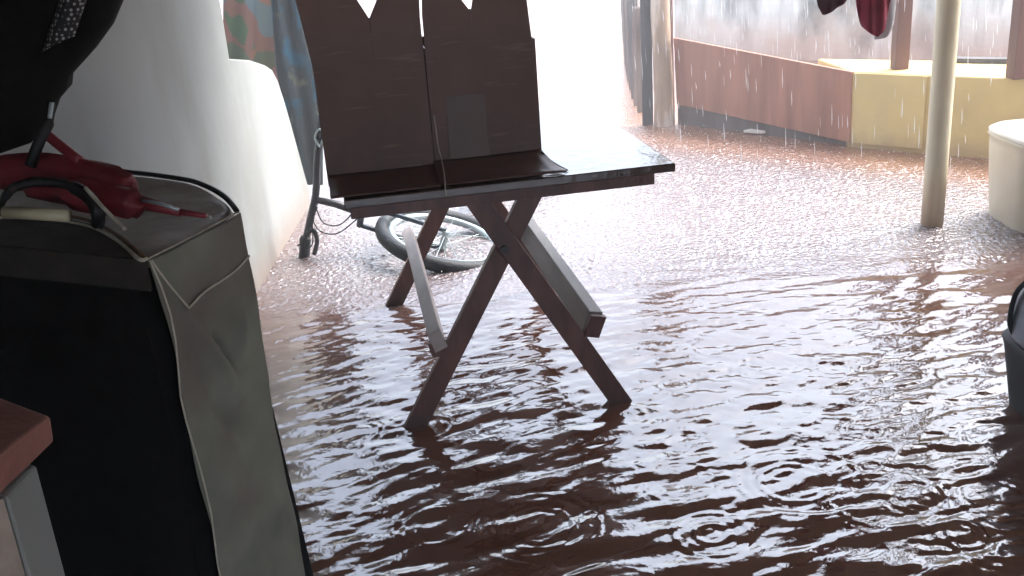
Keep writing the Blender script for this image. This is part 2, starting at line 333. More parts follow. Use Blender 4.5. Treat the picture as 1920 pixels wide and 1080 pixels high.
for k in range(8):
    x = -1.0 + k * .65
    b = B(); box(b, (x, -1.55, 2.62), (.06, 0, 0), (0, 6.3, -.644), (0, 0, .118)); obj('rafter', b, M['rafter'], roof)
b = B(); abox(b, -1.15, 3.8, 4.72, 4.82, 1.93, 1.972); obj('beam', b, M['rafter'], roof)

# white porch pole
b = B(); tube(b, [(2.103, 4.775, -.15), (2.103, 4.775, .3), (2.10, 4.775, 1.2), (2.10, 4.772, 1.93)], .053, 28)
o = obj('porch_pole', b, M['pole'], smooth=True, bevel=0); tag(o, 'round cream porch pole standing in the flood water', 'pole')

# ------------------------------------------------------------------ folding table
O = V(-.356, 3.04, 0); U = V(.988, .155, 0); W = V(-.155, .988, 0)
def T(s, d, z): return O + U * s + W * d + V(0, 0, z)
table = thing('folding_table', T(.37, .55, -.12), 'dark brown wooden folding table with crossed legs standing in brown water', 'table')
b = B(); box(b, T(-.14, -.078, .797), U * 1.035, W * 1.26, V(0, 0, .027)); obj('tabletop', b, M['wet_top'], table, bevel=.003)
for d0 in (-.066, 1.11):
    b = B(); box(b, T(-.125, d0, .760), U * .955, W * .022, V(0, 0, .035)); obj('apron', b, M['table_wood'], table, bevel=.002)
def leg(s0, s1, z0, z1, d): 
    b = B(); bar(b, T(s0, d, z0), T(s1, d, z1), W, .068, .032); return obj('leg', b, M['table_wood'], table, bevel=.003)
sl = .590
leg(-.12 * sl, .79 * sl, -.12, .79, .012)                       # front frame, falling to the left
leg(.702 + .12 * .573, .702 - .79 * .573, -.12, .79, -.026)      # front frame, falling to the right
leg(.012 - .12 * sl, .012 + .775 * sl, -.12, .775, 1.18)
leg(.725 + .12 * .573, .725 - .757 * .573, -.12, .757, 1.14)
b = B(); box(b, T(.088, -.035, .272), U * .042 + V(0, 0, .016), W * 1.20 + U * .012, V(-.020, 0, .066)); obj('stretcher', b, M['sky_lit_wood'], table, bevel=.003)
b = B(); box(b, T(.580, -.022, .268), U * .046 + V(0, 0, -.01), W * 1.18, V(.03, 0, .075)); obj('stretcher', b, M['grey_wood'], table, bevel=.003)
b = B(); box(b, T(.078, -.034, .255), U * .05, W * .034, V(-.012, 0, .05)); obj('end_block', b, M['table_wood'], table, bevel=.003)
b = B(); box(b, T(.582, -.046, .262), U * .052 + V(0, 0, -.012), W * .03, V(.028, 0, .074)); obj('end_block', b, M['table_wood'], table, bevel=.003)
b = B(); c = T(.338, -.042, .60); tube(b, [c, c - W * .012], .012, 12); obj('bolt', b, M['dark_metal'], table)

# ------------------------------------------------------------------ two cartons on the table
def carton(s0, s1, zt, flaps, label, patch_pts):
    r = thing('carton', T((s0 + s1) / 2, .3, .826), label, 'cardboard box', 'cartons on the folding table')
    th = .005; d0, d1 = .10, .44; z0 = .828
    b = B()
    box(b, T(s0, d0, z0), U * (s1 - s0), W * th, V(0, 0, zt - z0))
    box(b, T(s0, d1, z0), U * (s1 - s0), W * th, V(0, 0, zt - z0))
    box(b, T(s0, d0 + th, z0), U * th, W * (d1 - d0 - th), V(0, 0, zt - z0))
    box(b, T(s1 - th, d0 + th, z0), U * th, W * (d1 - d0 - th), V(0, 0, zt - z0))
    box(b, T(s0 + th, d0 + th, z0 + .002), U * (s1 - s0 - 2 * th), W * (d1 - d0 - th), V(0, 0, th))
    obj('body', b, M['carton'], r)
    for pts, d in flaps:
        b = B(); prism(b, [T(s, d + (z - zt) * .06, z) for s, z in pts], W * .005); obj('flap', b, M['carton'], r)
    b = B(); prism(b, [T(s, d0 - .0045, z) for s, z in patch_pts], W * .003); obj('patch', b, M['carton_patch'], r)  # flat patch of darker brown on the carton front
    return r
c1 = carton(-.182, .157, 1.245,
       [([(-.182, 1.20), (.004, 1.20), (.004, 1.327), (-.055, 1.44), (-.10, 1.52), (-.215, 1.50)], .096),
        ([(.006, 1.20), (.155, 1.20), (.156, 1.318), (.168, 1.50), (.10, 1.50), (.006, 1.330)], .093),
        ([(-.183, 1.30), (.0, 1.265), (-.205, 1.47), (-.222, 1.47)], .086),
        ([(-.15, 1.247), (.13, 1.247), (.10, 1.30), (-.12, 1.30)], .432)],
       'dark brown carton with tall open flaps, at the left end of the table', [(-.17, .832), (.12, .832), (.12, .87), (-.17, .86)])
c2 = carton(.160, .506, 1.224,
       [([(.162, 1.19), (.312, 1.19), (.311, 1.322), (.255, 1.405), (.20, 1.50), (.178, 1.50), (.163, 1.318)], .096),
        ([(.311, 1.19), (.497, 1.19), (.488, 1.345), (.478, 1.50), (.36, 1.50), (.313, 1.324)], .097),
        ([(.20, 1.226), (.47, 1.226), (.45, 1.30), (.24, 1.30)], .432)],
       'dark brown carton by the bare end of the table, darker patch low on its front', [(.208, .862), (.336, .868), (.333, .95), (.335, 1.07), (.27, 1.074), (.208, 1.068), (.211, .97)])
# folded-out bottom flap of the right carton, curling to the table edge
b = B(); grid(b, lambda u, v: T(.155 + u * (.345 + .05 * v), .098 - .155 * v, .868 - .04 * math.sin(v * math.pi / 2) ** 1.0 + .004), 10, 8)
obj('bottom_flap', b, M['carton'], c2, smooth=True, solid=.005)
b = B(); grid(b, lambda u, v: T(-.178 + u * .335, .098 - .155 * v, .858 - .031 * math.sin(v * math.pi / 2) + .004), 10, 8)
obj('bottom_flap', b, M['carton'], c1, smooth=True, solid=.005)
b = B(); tube(b, smoothpath([T(.168, .085, 1.02), T(.170, .08, .97), T(.172, .083, .92), T(.176, .05, .885), T(.172, -.03, .858), T(.166, -.085, .835), T(.166, -.083, .805)], 5), .0022, 6)
o = obj('cord', b, M['cord'], smooth=True); tag(o, 'pale thin cord hanging down the seam between the two cartons', 'cord')
b = B(); tube(b, smoothpath([T(.50, .09, .875), T(.525, .04, .845), T(.56, -.03, .8275)], 5), .002, 6)
o = obj('wire', b, M['dark_metal'], smooth=True); tag(o, 'thin dark wire lying on the wet bare tabletop', 'wire')

# ------------------------------------------------------------------ fallen bicycle
bike = thing('bicycle', (-.45, 5.2, 0), 'bicycle fallen on its side in the flood water behind the table', 'bicycle')
ax = V(.30, -.10, 1).normalized(); wc = V(-.325, 4.93, .058)
b = B(); tube(b, ring(wc, ax, .32, 56), .036, 12, closed=True); wheel = obj('tyre', b, M['rubber'], bike, smooth=True)
b = B(); tube(b, ring(wc, ax, .275, 56), .019, 8, closed=True); obj('rim', b, M['steel'], wheel, smooth=True)
b = B()
e1 = ax.orthogonal().normalized(); e2 = ax.cross(e1)
for k in range(28):
    a = 2 * math.pi * k / 28; d = e1 * math.cos(a) + e2 * math.sin(a); tube(b, [wc + d * .015 + ax * (.03 if k % 2 else -.03), wc + d * .29], .0016, 5)
obj('spokes', b, M['steel'], wheel)
b = B(); tube(b, [wc - ax * .05, wc + ax * .05], .02, 12); obj('hub', b, M['steel'], wheel)
head0, head1 = V(-.86, 5.02, .26), V(-.72, 4.98, .21)
b = B()
crown = V(-.735, 4.965, .205)
for s in (-1, 1):
    tube(b, smoothpath([crown + ax * .05 * s, crown + ax * .055 * s + V(.06, -.005, -.02), wc.lerp(crown, .45) + ax * .055 * s, wc + ax * .05 * s], 5), .013, 8)
tube(b, [crown - ax * .06, crown + ax * .06], .017, 8)
obj('fork', b, M['bike_blue'], bike, smooth=True)
b = B(); tube(b, [V(-.95, 5.0, .295), head0, head1], [.017, .02, .021], 10)
obj('stem', b, M['dark_metal'], bike, smooth=True)
top, bot = V(-.885, 5.0, .63), V(-1.05, 5.0, .06)
b = B(); tube(b, smoothpath([top, V(-.92, 5.0, .52), V(-.955, 5.0, .33), V(-1.0, 5.0, .20), bot], 5), .019, 8); obj('handlebar', b, M['dark_metal'], bike, smooth=True)
for a, c in ((top + V(-.008, 0, -.03), top + V(.02, 0, .09)), (bot + V(.012, 0, .05), V(-1.072, 5.0, -.06))):
    b = B(); tube(b, [a, a.lerp(c, .1), a.lerp(c, .5), c], [.022, .03, .028, .03], 10); obj('grip', b, M['rubber'], bike, smooth=True)
b = B(); tube(b, smoothpath([V(-1.02, 4.98, .13), V(-.985, 4.96, .15), V(-.975, 4.96, .09), V(-1.0, 4.96, .02)], 5), [.012] * 16, 8); obj('brake_lever', b, M['dark_metal'], bike, smooth=True)
b = B(); tube(b, smoothpath([V(-.895, 4.985, .58), V(-.87, 4.97, .625), V(-.885, 4.965, .66), V(-.915, 4.97, .62), V(-.90, 4.975, .57)], 5), .006, 8); obj('brake_lever', b, M['steel'], bike, smooth=True)
for pts in ([V(-.96, 4.97, .28), V(-.93, 4.95, .19), V(-.85, 4.95, .17), V(-.77, 4.96, .23)], [V(-.99, 4.97, .22), V(-.95, 4.95, .145), V(-.86, 4.94, .13), V(-.75, 4.95, .20)],
            [V(-.965, 4.97, .27), V(-1.0, 4.95, .17), V(-1.04, 4.96, .10), V(-1.08, 4.97, .07)], [V(-.95, 4.97, .27), V(-.98, 4.94, .2), V(-1.0, 4.96, .08), V(-1.04, 4.97, .05)]):
    b = B(); tube(b, smoothpath(pts, 6), .0035, 6); obj('cable', b, M['rubber'], bike, smooth=True)
b = B(); bb = V(-.12, 5.72, .10)
tube(b, [head0 + V(.03, .02, -.02), V(-.18, 5.95, .14)], .016, 8); tube(b, [head1 + V(-.02, .03, 0), bb], .018, 8); tube(b, [bb, V(-.05, 6.1, .15)], .016, 8); tube(b, [bb, V(.22, 6.25, .05)], .011, 8); tube(b, [V(-.05, 6.1, .15), V(.22, 6.25, .06)], .01, 8)
obj('frame', b, M['bike_blue'], bike, smooth=True)
b = B(); tube(b, [bb + V(0, -.02, .07), bb + V(0, -.02, -.05)], .09, 20); obj('chainring', b, M['dark_metal'], bike)
b = B(); tube(b, [bb + V(0, 0, .08), bb + V(.13, -.12, .08)], .01, 8); obj('crank', b, M['steel'], bike)
b = B(); box(b, bb + V(.09, -.17, .07), V(.09, .03, 0), V(-.02, .06, 0), V(0, 0, .025)); obj('pedal', b, M['dark_metal'], bike, bevel=.004)
rc = V(.24, 6.28, .05)
b = B(); tube(b, ring(rc, ax, .325, 48), .026, 10, closed=True); rw = obj('tyre', b, M['rubber'], bike, smooth=True)
b = B(); tube(b, ring(rc, ax, .292, 48), .012, 8, closed=True); obj('rim', b, M['steel'], rw, smooth=True)
b = B(); tube(b, [V(-.03, 6.13, .155), V(.05, 6.25, .19)], .012, 8); sp_ = obj('seat_post', b, M['steel'], bike)
b = B(); tube(b, smoothpath([V(-.02, 6.17, .20), V(.04, 6.26, .2), V(.12, 6.4, .2)], 4), [.02, .024, .03, .035, .045, .055, .065, .07, .06], 12); obj('saddle', b, M['black'], bike, smooth=True)

# ------------------------------------------------------------------ printed cloths over the line behind the wall end
b = B()
def cl(u, v):
    x = 415 + u * 150; y0, y1 = -220, 175 + u * 60
    p_ = at(x, y0 + v * (y1 - y0), 6.35); p_.y += .05 * math.sin(u * 9 + .5) + .02 * math.sin(u * 21 + v * 3); return p_
grid(b, cl, 40, 30); o = obj('printed_cloth', b, M['print'], smooth=True, solid=.004); tag(o, 'green, ochre and pink printed cloth hanging beyond the rounded wall end', 'cloth')
b = B()
def cl2(u, v):
    ys_ = -220 + v * 565; xl = np.interp(ys_, [-220, 0, 130, 230, 345], [500, 508, 518, 540, 566]); xr = np.interp(ys_, [-220, 0, 60, 130, 230, 345], [545, 560, 572, 590, 606, 606])
    p_ = at(xl + u * (xr - xl), ys_, 6.18); p_.y += .035 * math.sin(u * 12) * (1 - .3 * v); return p_
grid(b, cl2, 26, 50); o = obj('blue_cloth', b, M['blue_print'], smooth=True, solid=.004); tag(o, 'dark blue and green twisted cloth hanging between wall end and carton', 'cloth')

# ------------------------------------------------------------------ the covered trunk in the left foreground
trunk = thing('storage_trunk', (-.75, 1.95, -.1), 'tall black trunk with grey cloth side and brown piping, in the left foreground', 'trunk')
ZT = 1.10
def topz(x, y): return onz(x, y, ZT)
fr = topz(275, 490); br = topz(445, 402)
outl = [topz(-160, 452), topz(0, 465), topz(150, 478), fr, fr.lerp(br, .5), br, topz(432, 385), topz(415, 370), topz(385, 354), topz(345, 342), topz(240, 328), topz(60, 310), topz(-160, 285)]
_s = (br - fr).normalized(); _n = V(_s.y, -_s.x, 0)
b = B(); prism(b, [V(p.x, p.y, -.1) - _n * (.026 if k in (3, 4, 5, 6, 7) else 0) for k, p in enumerate(outl)], (0, 0, ZT + .08)); obj('body', b, M['black_fabric'], trunk)
# top panel, softly sagging
cx_ = sum((p for p in outl), V(0, 0, 0)) / len(outl)
b = B(); rings = []
for r_, dz in ((1.005, -.022), (1.0, -.008), (.97, .004), (.9, .006), (.7, .0), (.4, -.006), (.12, -.004)):
    rings.append([b.verts.new(cx_.lerp(p, r_) + V(0, 0, dz + .004 * math.sin(i * 2.1 + r_ * 9))) for i, p in enumerate(outl)])
for a_, c_ in zip(rings, rings[1:]):
    for i in range(len(outl)): j = (i + 1) % len(outl); b.faces.new((a_[i], a_[j], c_[j], c_[i]))
b.faces.new(rings[-1]); obj('top_panel', b, M['top_cloth'], trunk, smooth=True, subsurf=2)
M['dark_canvas'] = mat('dark_canvas', (.040, .032, .026), .85, .3, 14, .3, 60)
b = B(); prism(b, [topz(x, y) + V(0, 0, .0065) for x, y in ((-160, 408), (0, 411), (110, 417), (175, 430), (225, 457), (262, 485))] + [fr + V(0, 0, .0015), topz(150, 479) + V(0, 0, .002), topz(0, 466) + V(0, 0, .003), topz(-160, 453) + V(0, 0, .003)], (0, 0, .0035))
fe = [topz(-160, 452), topz(0, 465), topz(150, 478), fr]
for p0, p1 in zip(fe, fe[1:]): box(b, p0 + V(0, -.009, -.05), p1 - p0, V(0, .010, 0), V(0, 0, .0545))
obj('front_panel', b, M['dark_canvas'], trunk)
# side cloth with folds
sd_ = (br - fr); sdh = V(sd_.x, sd_.y, 0); L = sdh.length; sdu = sdh.normalized(); sn = V(sdu.y, -sdu.x, 0)
def bumpf(x, y, ax_, ay_, bx_, by_, w, h):
    a_ = np.array([ax_, ay_]); d_ = np.array([bx_, by_]) - a_; q_ = np.array([x, y]) - a_; tt = min(max(q_ @ d_ / (d_ @ d_), 0), 1); e_ = np.linalg.norm(q_ - tt * d_)
    return h * math.exp(-(e_ / w) ** 2) * (math.sin(math.pi * min(max(tt, .08), .92)))
def side(u, v):
    z = ZT + .002 - v * 1.2; s = u * L
    drop = v * 1.2
    off = .004 + .004 * min(drop / .12, 1) + .003 * math.sin(s * 38 + drop * 9) * math.sin(drop * 5 + 1) + .0022 * math.sin(s * 70 - drop * 26) * math.sin(drop * 11) + .007 * math.sin(u * 3.0) + bumpf(s, drop, .03, .10, .15, .31, .018, .022) + bumpf(s, drop, .21, .12, .17, .28, .013, .014) + bumpf(s, drop, .12, .34, .22, .30, .012, .009) \
        - bumpf(s, drop, .10, .17, .165, .27, .014, .02) - bumpf(s, drop, .07, .26, .16, .45, .02, .018) + bumpf(s, drop, .05, .4, .13, .75, .03, .009) + bumpf(s, drop, .2, .45, .22, .9, .03, .008)
    edge = -.018 * math.exp(-(drop / .03) ** 2) * 0
    shift = .012 * min(drop / .3, 1) * (1 - u) + .004 * math.sin(drop * 14) * (1 - u) + .006 * math.sin(drop * 9 + 1) * u
    return V(fr.x, fr.y, 0) + sdu * (s + shift) + sn * (off + edge) + V(0, 0, z)
b = B(); grid(b, side, 70, 220); obj('side_cloth', b, M['grey_cloth'], trunk, smooth=True, solid=.003)
def on_side(u, drop, e=.006): 
    p_ = side(u, drop / 1.2); return p_ + sn * e
b = B(); tube(b, [on_side(.0 + .03 * math.sin(k * .9), k * .05, .003) for k in range(24)], .0018, 6); obj('seam', b, M['piping'], trunk, smooth=True)
b = B(); tube(b, smoothpath([on_side(.17, .105), on_side(.4, .098), on_side(.7, .092), on_side(.98, .085)], 5), .0024, 6); obj('seam', b, M['piping'], trunk, smooth=True)
b = B(); tube(b, smoothpath([on_side(.0, .0), on_side(.07, .05), on_side(.17, .105)], 5), .0018, 6); obj('seam', b, M['piping'], trunk, smooth=True)
b = B(); tube(b, smoothpath([fr + V(.002, 0, .004), fr.lerp(br, .5) + V(0, 0, .002), br + V(0, 0, .004)], 6), .002, 6); obj('seam', b, M['piping'], trunk, smooth=True)
b = B(); tube(b, smoothpath([p + V(0, 0, .007) for p in (br, outl[6], outl[7], outl[8], outl[9], outl[10], outl[11])], 5), .0055, 8); obj('rim_piping', b, M['black'], trunk, smooth=True)
for dy, mm in ((0, 'brown_piping'), (12, 'piping')):
    b = B(); tube(b, smoothpath([topz(x, y + dy) + V(0, 0, .010) for x, y in ((-120, 402), (0, 406), (110, 412), (175, 425), (225, 452), (262, 484))] + [fr + V(0, 0, .004)], 6), .0035, 6); obj('piping', b, M[mm], trunk, smooth=True)
b = B(); tube(b, smoothpath([topz(-2, 398) + V(0, 0, .0), at(8, 372, 1.72), at(30, 350, 1.74), at(75, 341, 1.76), at(130, 348, 1.76), at(168, 372, 1.74), at(184, 402, 1.70), topz(182, 424)], 5), [.006] * 6 + [.008] * 15 + [.012] * 15, 8)
obj('handle', b, M['black'], trunk, smooth=True)
b = B(); tube(b, [at(8, 398, 1.74) + V(0, 0, .0), at(130, 405, 1.72)], .011, 10); obj('handle_base', b, M['cream'], trunk, smooth=True)
b = B(); tube(b, smoothpath([at(160, 352, 1.72), at(185, 380, 1.69), at(212, 408, 1.67), at(234, 430, 1.64)], 5), .0035, 6); o = obj('drawstring', b, M['piping'], trunk, smooth=True)

# black leaning board behind the trunk
b = B(); hexa(b, [at(560, 1500, 1.95), at(690, 1500, 1.95), at(690, 1500, 1.99), at(560, 1500, 1.99), at(440, 520, 1.95), at(452, 520, 1.95), at(452, 520, 1.99), at(440, 520, 1.99)])
o = obj('leaning_board', b, M['black']); tag(o, 'narrow black board leaning behind the grey cloth side of the trunk', 'board')

# folded red umbrella lying on the trunk
umb = thing('umbrella', topz(200, 380), 'folded dark red umbrella lying on top of the trunk', 'umbrella')
b = B(); tube(b, smoothpath([at(-80, 330, 1.95), at(20, 322, 1.93), at(100, 322, 1.9), at(170, 335, 1.88), at(225, 352, 1.85), at(247, 362, 1.84)], 5), [.03] * 5 + [.034] * 5 + [.034] * 5 + [.034] * 5 + [.03] * 3 + [.026, .018, .008], 14)
for i, v in enumerate(b.verts): v.co += V(0, .003 * math.sin((i % 14) * 2.7), .0045 * math.sin((i % 14) * 2.7 + (i // 14) * .25))
obj('canopy', b, M['red_fabric'], umb, smooth=True)
b = B(); tube(b, smoothpath([at(60, 352, 1.84), at(140, 362, 1.8), at(200, 374, 1.79), at(245, 382, 1.78), at(268, 386, 1.77)], 5), [.02] * 5 + [.027] * 8 + [.026] * 4 + [.02, .014, .01, .006], 14)
for i, v in enumerate(b.verts): v.co += V(0, .003 * math.sin((i % 14) * 2.3), .0045 * math.sin((i % 14) * 2.7 + (i // 14) * .3))
obj('canopy_fold', b, M['red_fabric'], umb, smooth=True)
b = B(); tube(b, [at(255, 378, 1.79), at(300, 388, 1.775), at(338, 398, 1.76)], [.014, .011, .008], 10); sh = obj('shaft', b, M['red_fabric'], umb, smooth=True)
b = B(); tube(b, [at(335, 397, 1.762), at(386, 405, 1.75)], [.006, .005], 8); obj('tip', b, M['red_fabric'], umb, smooth=True)
b = B(); tube(b, [at(262, 375, 1.775), at(300, 382, 1.76), at(335, 393, 1.748)], [.003, .004, .003], 6); obj('rib', b, M['steel'], umb, smooth=True)
b = B(); tube(b, smoothpath([at(85, 250, 1.92), at(112, 272, 1.9), at(150, 302, 1.88)], 5), .010, 8); obj('strap', b, M['red_fabric'], umb, smooth=True)

# black backpack hanging on the wall
bag = thing('backpack', at(60, 150, 1.98), 'black backpack with mesh panel hanging on the white wall above the trunk', 'backpack')
sil = [(-260, -200), (-120, -330), (60, -300), (180, -200), (222, -60), (226, 0), (206, 48), (172, 95), (126, 146), (124, 168), (101, 195), (86, 238), (58, 268), (0, 288), (-120, 300), (-240, 240), (-300, 50)]
b = B(); rr = []
cxy = (20, 20)
for f_, dy in ((.0, 0), ):
    pass
for k, (sc, dy) in enumerate(((.55, -.10), (.85, -.075), (.97, -.035), (1.0, .0), (.97, .04), (.85, .08), (.55, .1))):
    rr.append([b.verts.new(at(cxy[0] + (x - cxy[0]) * sc, cxy[1] + (y - cxy[1]) * sc, 1.98) + V(0, dy, 0)) for x, y in sil])
for a_, c_ in zip(rr, rr[1:]):
    for i in range(len(sil)): j = (i + 1) % len(sil); b.faces.new((a_[i], a_[j], c_[j], c_[i]))
b.faces.new(rr[0]); b.faces.new(rr[-1][::-1]); obj('body', b, M['black_fabric'], bag, smooth=True, bevel=0)
b = B(); grid(b, lambda u, v: at(78 + 60 * u + 50 * (1 - v) , 98 - (1 - v) * 150 - 30 * u, 1.885) + V(0, .012 * (u - .5) ** 2 - .02 * math.sin(u * math.pi), 0), 12, 20); obj('mesh_panel', b, M['mesh'], bag, smooth=True, solid=.002)
b = B(); tube(b, smoothpath([at(96, 190, 1.9), at(93, 225, 1.89), at(80, 252, 1.88), at(66, 285, 1.87), at(58, 310, 1.87)], 5), [.008] * 6 + [.011] * 15, 8); obj('strap', b, M['black'], bag, smooth=True)
b = B(); tube(b, smoothpath([at(97, 192, 1.888), at(93, 222, 1.878)], 5), .0045, 8); obj('zip_pull', b, M['steel'], bag, smooth=True)

# low pillar with a tile slab, bottom left corner
pil = thing('half_wall', at(60, 1000, .92), 'white half wall capped with a red tile slab, bottom left corner', 'half wall')
ex = at(126, 1080, .9) - at(62, 1080, .9); 
A0, A1 = at(14, 930, .84), at(69, 872, .92)
b = B(); hexa(b, [V(A0.x, A0.y, .2), V(A1.x, A1.y, .2), V(A1.x - .16, A1.y + .09, .2), V(A0.x - .16, A0.y + .05, .2), A0, A1, V(A1.x - .16, A1.y + .09, A1.z), V(A0.x - .16, A0.y + .05, A0.z)]); obj('face', b, M['whitewash'], pil, bevel=.004)
b = B(); hexa(b, [V(A0.x - .08, A0.y - .10, .2), V(A0.x - .002, A0.y - .004, .2), V(A0.x - .1, A0.y + .03, .2), V(A0.x - .2, A0.y, .2), V(A0.x - .08, A0.y - .10, A0.z), V(A0.x - .002, A0.y - .004, A0.z), V(A0.x - .1, A0.y + .03, A0.z), V(A0.x - .2, A0.y, A0.z)]); obj('rough_side', b, M['rough_render'], pil)
S = [at(-60, 985, .80), at(103, 826, .93), at(40, 800, 1.15), at(-150, 900, 1.05)]
zs = S[1].z
b = B(); lo = [at(-60, 988, .80), at(103, 828, .93)]; hi = [at(-60, 900, .80), at(95, 779, .93)]
back = V(-.22, .16, 0)
hexa(b, [lo[0], lo[1], lo[1] + back, lo[0] + back, hi[0], hi[1], hi[1] + back, hi[0] + back]); obj('slab', b, M['tile_red'], pil, bevel=.004)

# ------------------------------------------------------------------ yard: fence, yellow platform, posts, concrete wall
b = B(); box(b, V(1.318, 7.535, .162), V(.945, -1.09, -.126), V(.022, .019, 0), V(0, 0, .47))
brd = thing('board_fence', (1.8, 7.0, 0), 'low reddish brown board fence between the old post and the yellow platform', 'fence')
bm_ = B(); hexa(bm_, [V(1.33, 7.55, .160), V(2.262, 6.452, .036), V(2.284, 6.47, .036), V(1.352, 7.568, .160), V(1.312, 7.55, .648), V(2.252, 6.452, .492), V(2.274, 6.47, .492), V(1.334, 7.568, .648)]); b.free()
obj('board', bm_, M['brown_board'], brd, bevel=.003)
bm_ = B(); box(bm_, V(1.345, 7.60, -.05), V(.96, -1.1, 0), V(.02, .018, 0), V(0, 0, .235)); obj('lower_plank', bm_, M['plank_grey'], brd, bevel=.003)
bm_ = B(); tube(bm_, [V(1.29, 7.60, -.1), V(1.285, 7.6, 2.0)], [.035, .03], 8); obj('thin_post', bm_, M['post_brown'], brd)
b = B(); tube(b, smoothpath([V(1.235, 7.59, -.1), V(1.24, 7.59, .3), V(1.23, 7.59, .8), V(1.235, 7.59, 1.5), V(1.24, 7.59, 2.2)], 4), [.078, .076, .074, .072, .073, .07, .071, .07, .068, .069, .07, .067, .066, .066, .065, .064, .063], 14)
for v in b.verts: v.co += V(rng.normal(0, .003), rng.normal(0, .003), 0)
o = obj('old_post', b, M['trunk_wood'], smooth=True); tag(o, 'weathered round wooden post with peeling pale bark at the fence corner', 'post')
pf = [(1.125, 7.63, 1.6, .085, 0), (1.155, 8.15, .82, .07, 1), (1.17, 8.45, .80, .08, 1), (1.20, 8.80, .83, .08, 0), (1.24, 9.25, .80, .09, 1), (1.28, 9.7, .82, .08, 1), (1.34, 10.2, .78, .09, 0), (1.40, 10.8, .80, .09, 1), (1.50, 11.6, .76, .1, 1), (1.62, 12.6, .75, .1, 1), (1.75, 13.6, .75, .1, 0)]
pk = thing('plank_fence', (1.3, 9.5, 0), 'row of grey weathered planks running away from the old post', 'fence')
for x, y, h, w, dk in pf:
    b = B(); box(b, V(x - w / 2, y, -.1), V(w, .02, 0), V(0, .025, 0), V(rng.normal(0, .015), 0, h + .1)); obj('plank', b, M['plank_dark'] if dk == 0 else M['plank_grey'], pk, bevel=.003)
b = B(); box(b, V(1.14, 7.68, .62), V(.64, 5.95, 0), V(.03, 0, 0), V(0, 0, .08)); obj('rail', b, M['plank_grey'], pk)

plat = thing('yellow_platform', (3.0, 6.3, 0), 'low yellow painted masonry platform with dirty foot behind the cream pole', 'platform')
FL, FR_ = V(2.272, 6.475, 0), V(4.6, 4.50, 0); ZY = .488
BL, BR_ = V(2.24, 7.12, 0), V(5.0, 5.2, 0)
b = B(); hexa(b, [FL + V(0, 0, -.12), FR_ + V(0, 0, -.12), BR_ + V(0, 0, -.12), BL + V(0, 0, -.12), FL + V(0, 0, ZY), FR_ + V(0, 0, ZY), BR_ + V(0, 0, ZY), BL + V(0, 0, ZY)]); obj('block', b, M['yellow'], plat, bevel=.012)
fd = (FR_ - FL).normalized(); fn = V(fd.y, -fd.x, 0)
b = B(); box(b, FL + fd * .0 + fn * .004 + V(0, 0, .03), fd * .46, fn * .012, V(0, 0, ZY - .035)); obj('facing_board', b, M['yellow'], plat, bevel=.003)
bb_ = BL.lerp(BR_, .25); b = B(); box(b, bb_ + V(0, 0, ZY + .002), (BR_ - bb_) , V(-.05, -.08, 0), V(0, 0, .028)); obj('back_curb', b, M['plank_dark'], plat)
for px, py, w, lab in ((1691, 131, .088, 'brown square post on the yellow platform behind hanging red clothes'), (1916, 149, .10, 'brown square post on the yellow platform at the right edge')):
    p_ = onz(px, py, ZY); b = B(); box(b, p_ + V(-w / 2, 0, .001), V(w, 0, 0), V(0, w, 0), V(0, 0, 1.7)); o = obj('veranda_post', b, M['post_brown'], bevel=.004); tag(o, lab, 'post', 'posts on the yellow platform')

b = B(); ca, cb = V(1.93, 10.9, 0), V(7.5, 7.9, 0); cd = (cb - ca).normalized(); cnn = V(cd.y, -cd.x, 0)
nu, nv = 60, 24
def cw(u, v): return ca + cd * (u * 6.3) + cnn * (.012 * math.sin(u * 31 + v * 5)) + V(0, 0, -.15 + v * 2.0)
b2 = B(); grid(b2, cw, nu, nv)
o = obj('boundary_wall', b2, M['concrete'], smooth=True, solid=.14); tag(o, 'mouldy whitewashed boundary wall with mud splashes, behind the yellow platform', 'wall'); b.free()
for px, py, lx, lab in ((1420, 251, .19, 'long pale scrap of wood floating by the brown board fence'), (1447, 247, .10, 'short pale scrap lying against the brown board fence')):
    p_ = onz(px, py, 0); b = B(); prism(b, [p_ + V(-lx / 2, .02, .012), p_ + V(lx * .1, -.06, .01), p_ + V(lx / 2, -.04, .016), p_ + V(lx * .45, .03, .02), p_ + V(-lx * .1, .05, .016)], (0, 0, .018)); o = obj('wood_scrap', b, M['debris'], bevel=.003); tag(o, lab, 'debris', 'scraps floating by the fence')

# cream tank at the right edge
tk = thing('plastic_tank', (2.52, 4.72, -.1), 'cream rounded plastic tank standing in water at the right edge', 'tank')
def rrect(x0, x1, y0, y1, r, n=8):
    out = []
    for cx, cy, a0 in ((x0 + r, y0 + r, 180), (x1 - r, y0 + r, 270), (x1 - r, y1 - r, 0), (x0 + r, y1 - r, 90)):
        for k in range(n + 1): a = R(a0 + 90 * k / n); out.append((cx + r * math.cos(a), cy + r * math.sin(a)))
    return out
b = B(); rs = []
for z, g in ((-.12, .03), (.1, .015), (.36, .0), (.40, .0), (.412, -.008), (.422, .004)):
    rs.append([b.verts.new((x, y, z)) for x, y in rrect(2.40 + g, 3.0 - g, 4.43 + g, 5.0 - g, .16)])
for a_, c_ in zip(rs, rs[1:]):
    for i in range(len(a_)): j = (i + 1) % len(a_); b.faces.new((a_[i], a_[j], c_[j], c_[i]))
obj('tub', b, M['tank'], tk, smooth=True)
b = B(); rs = []
for z, g in ((.4222, -.004), (.435, -.006), (.445, .01), (.455, .05), (.46, .14)):
    rs.append([b.verts.new((x, y, z)) for x, y in rrect(2.40 + g, 3.0 - g, 4.43 + g, 5.0 - g, max(.16 - g * .3, .1))])
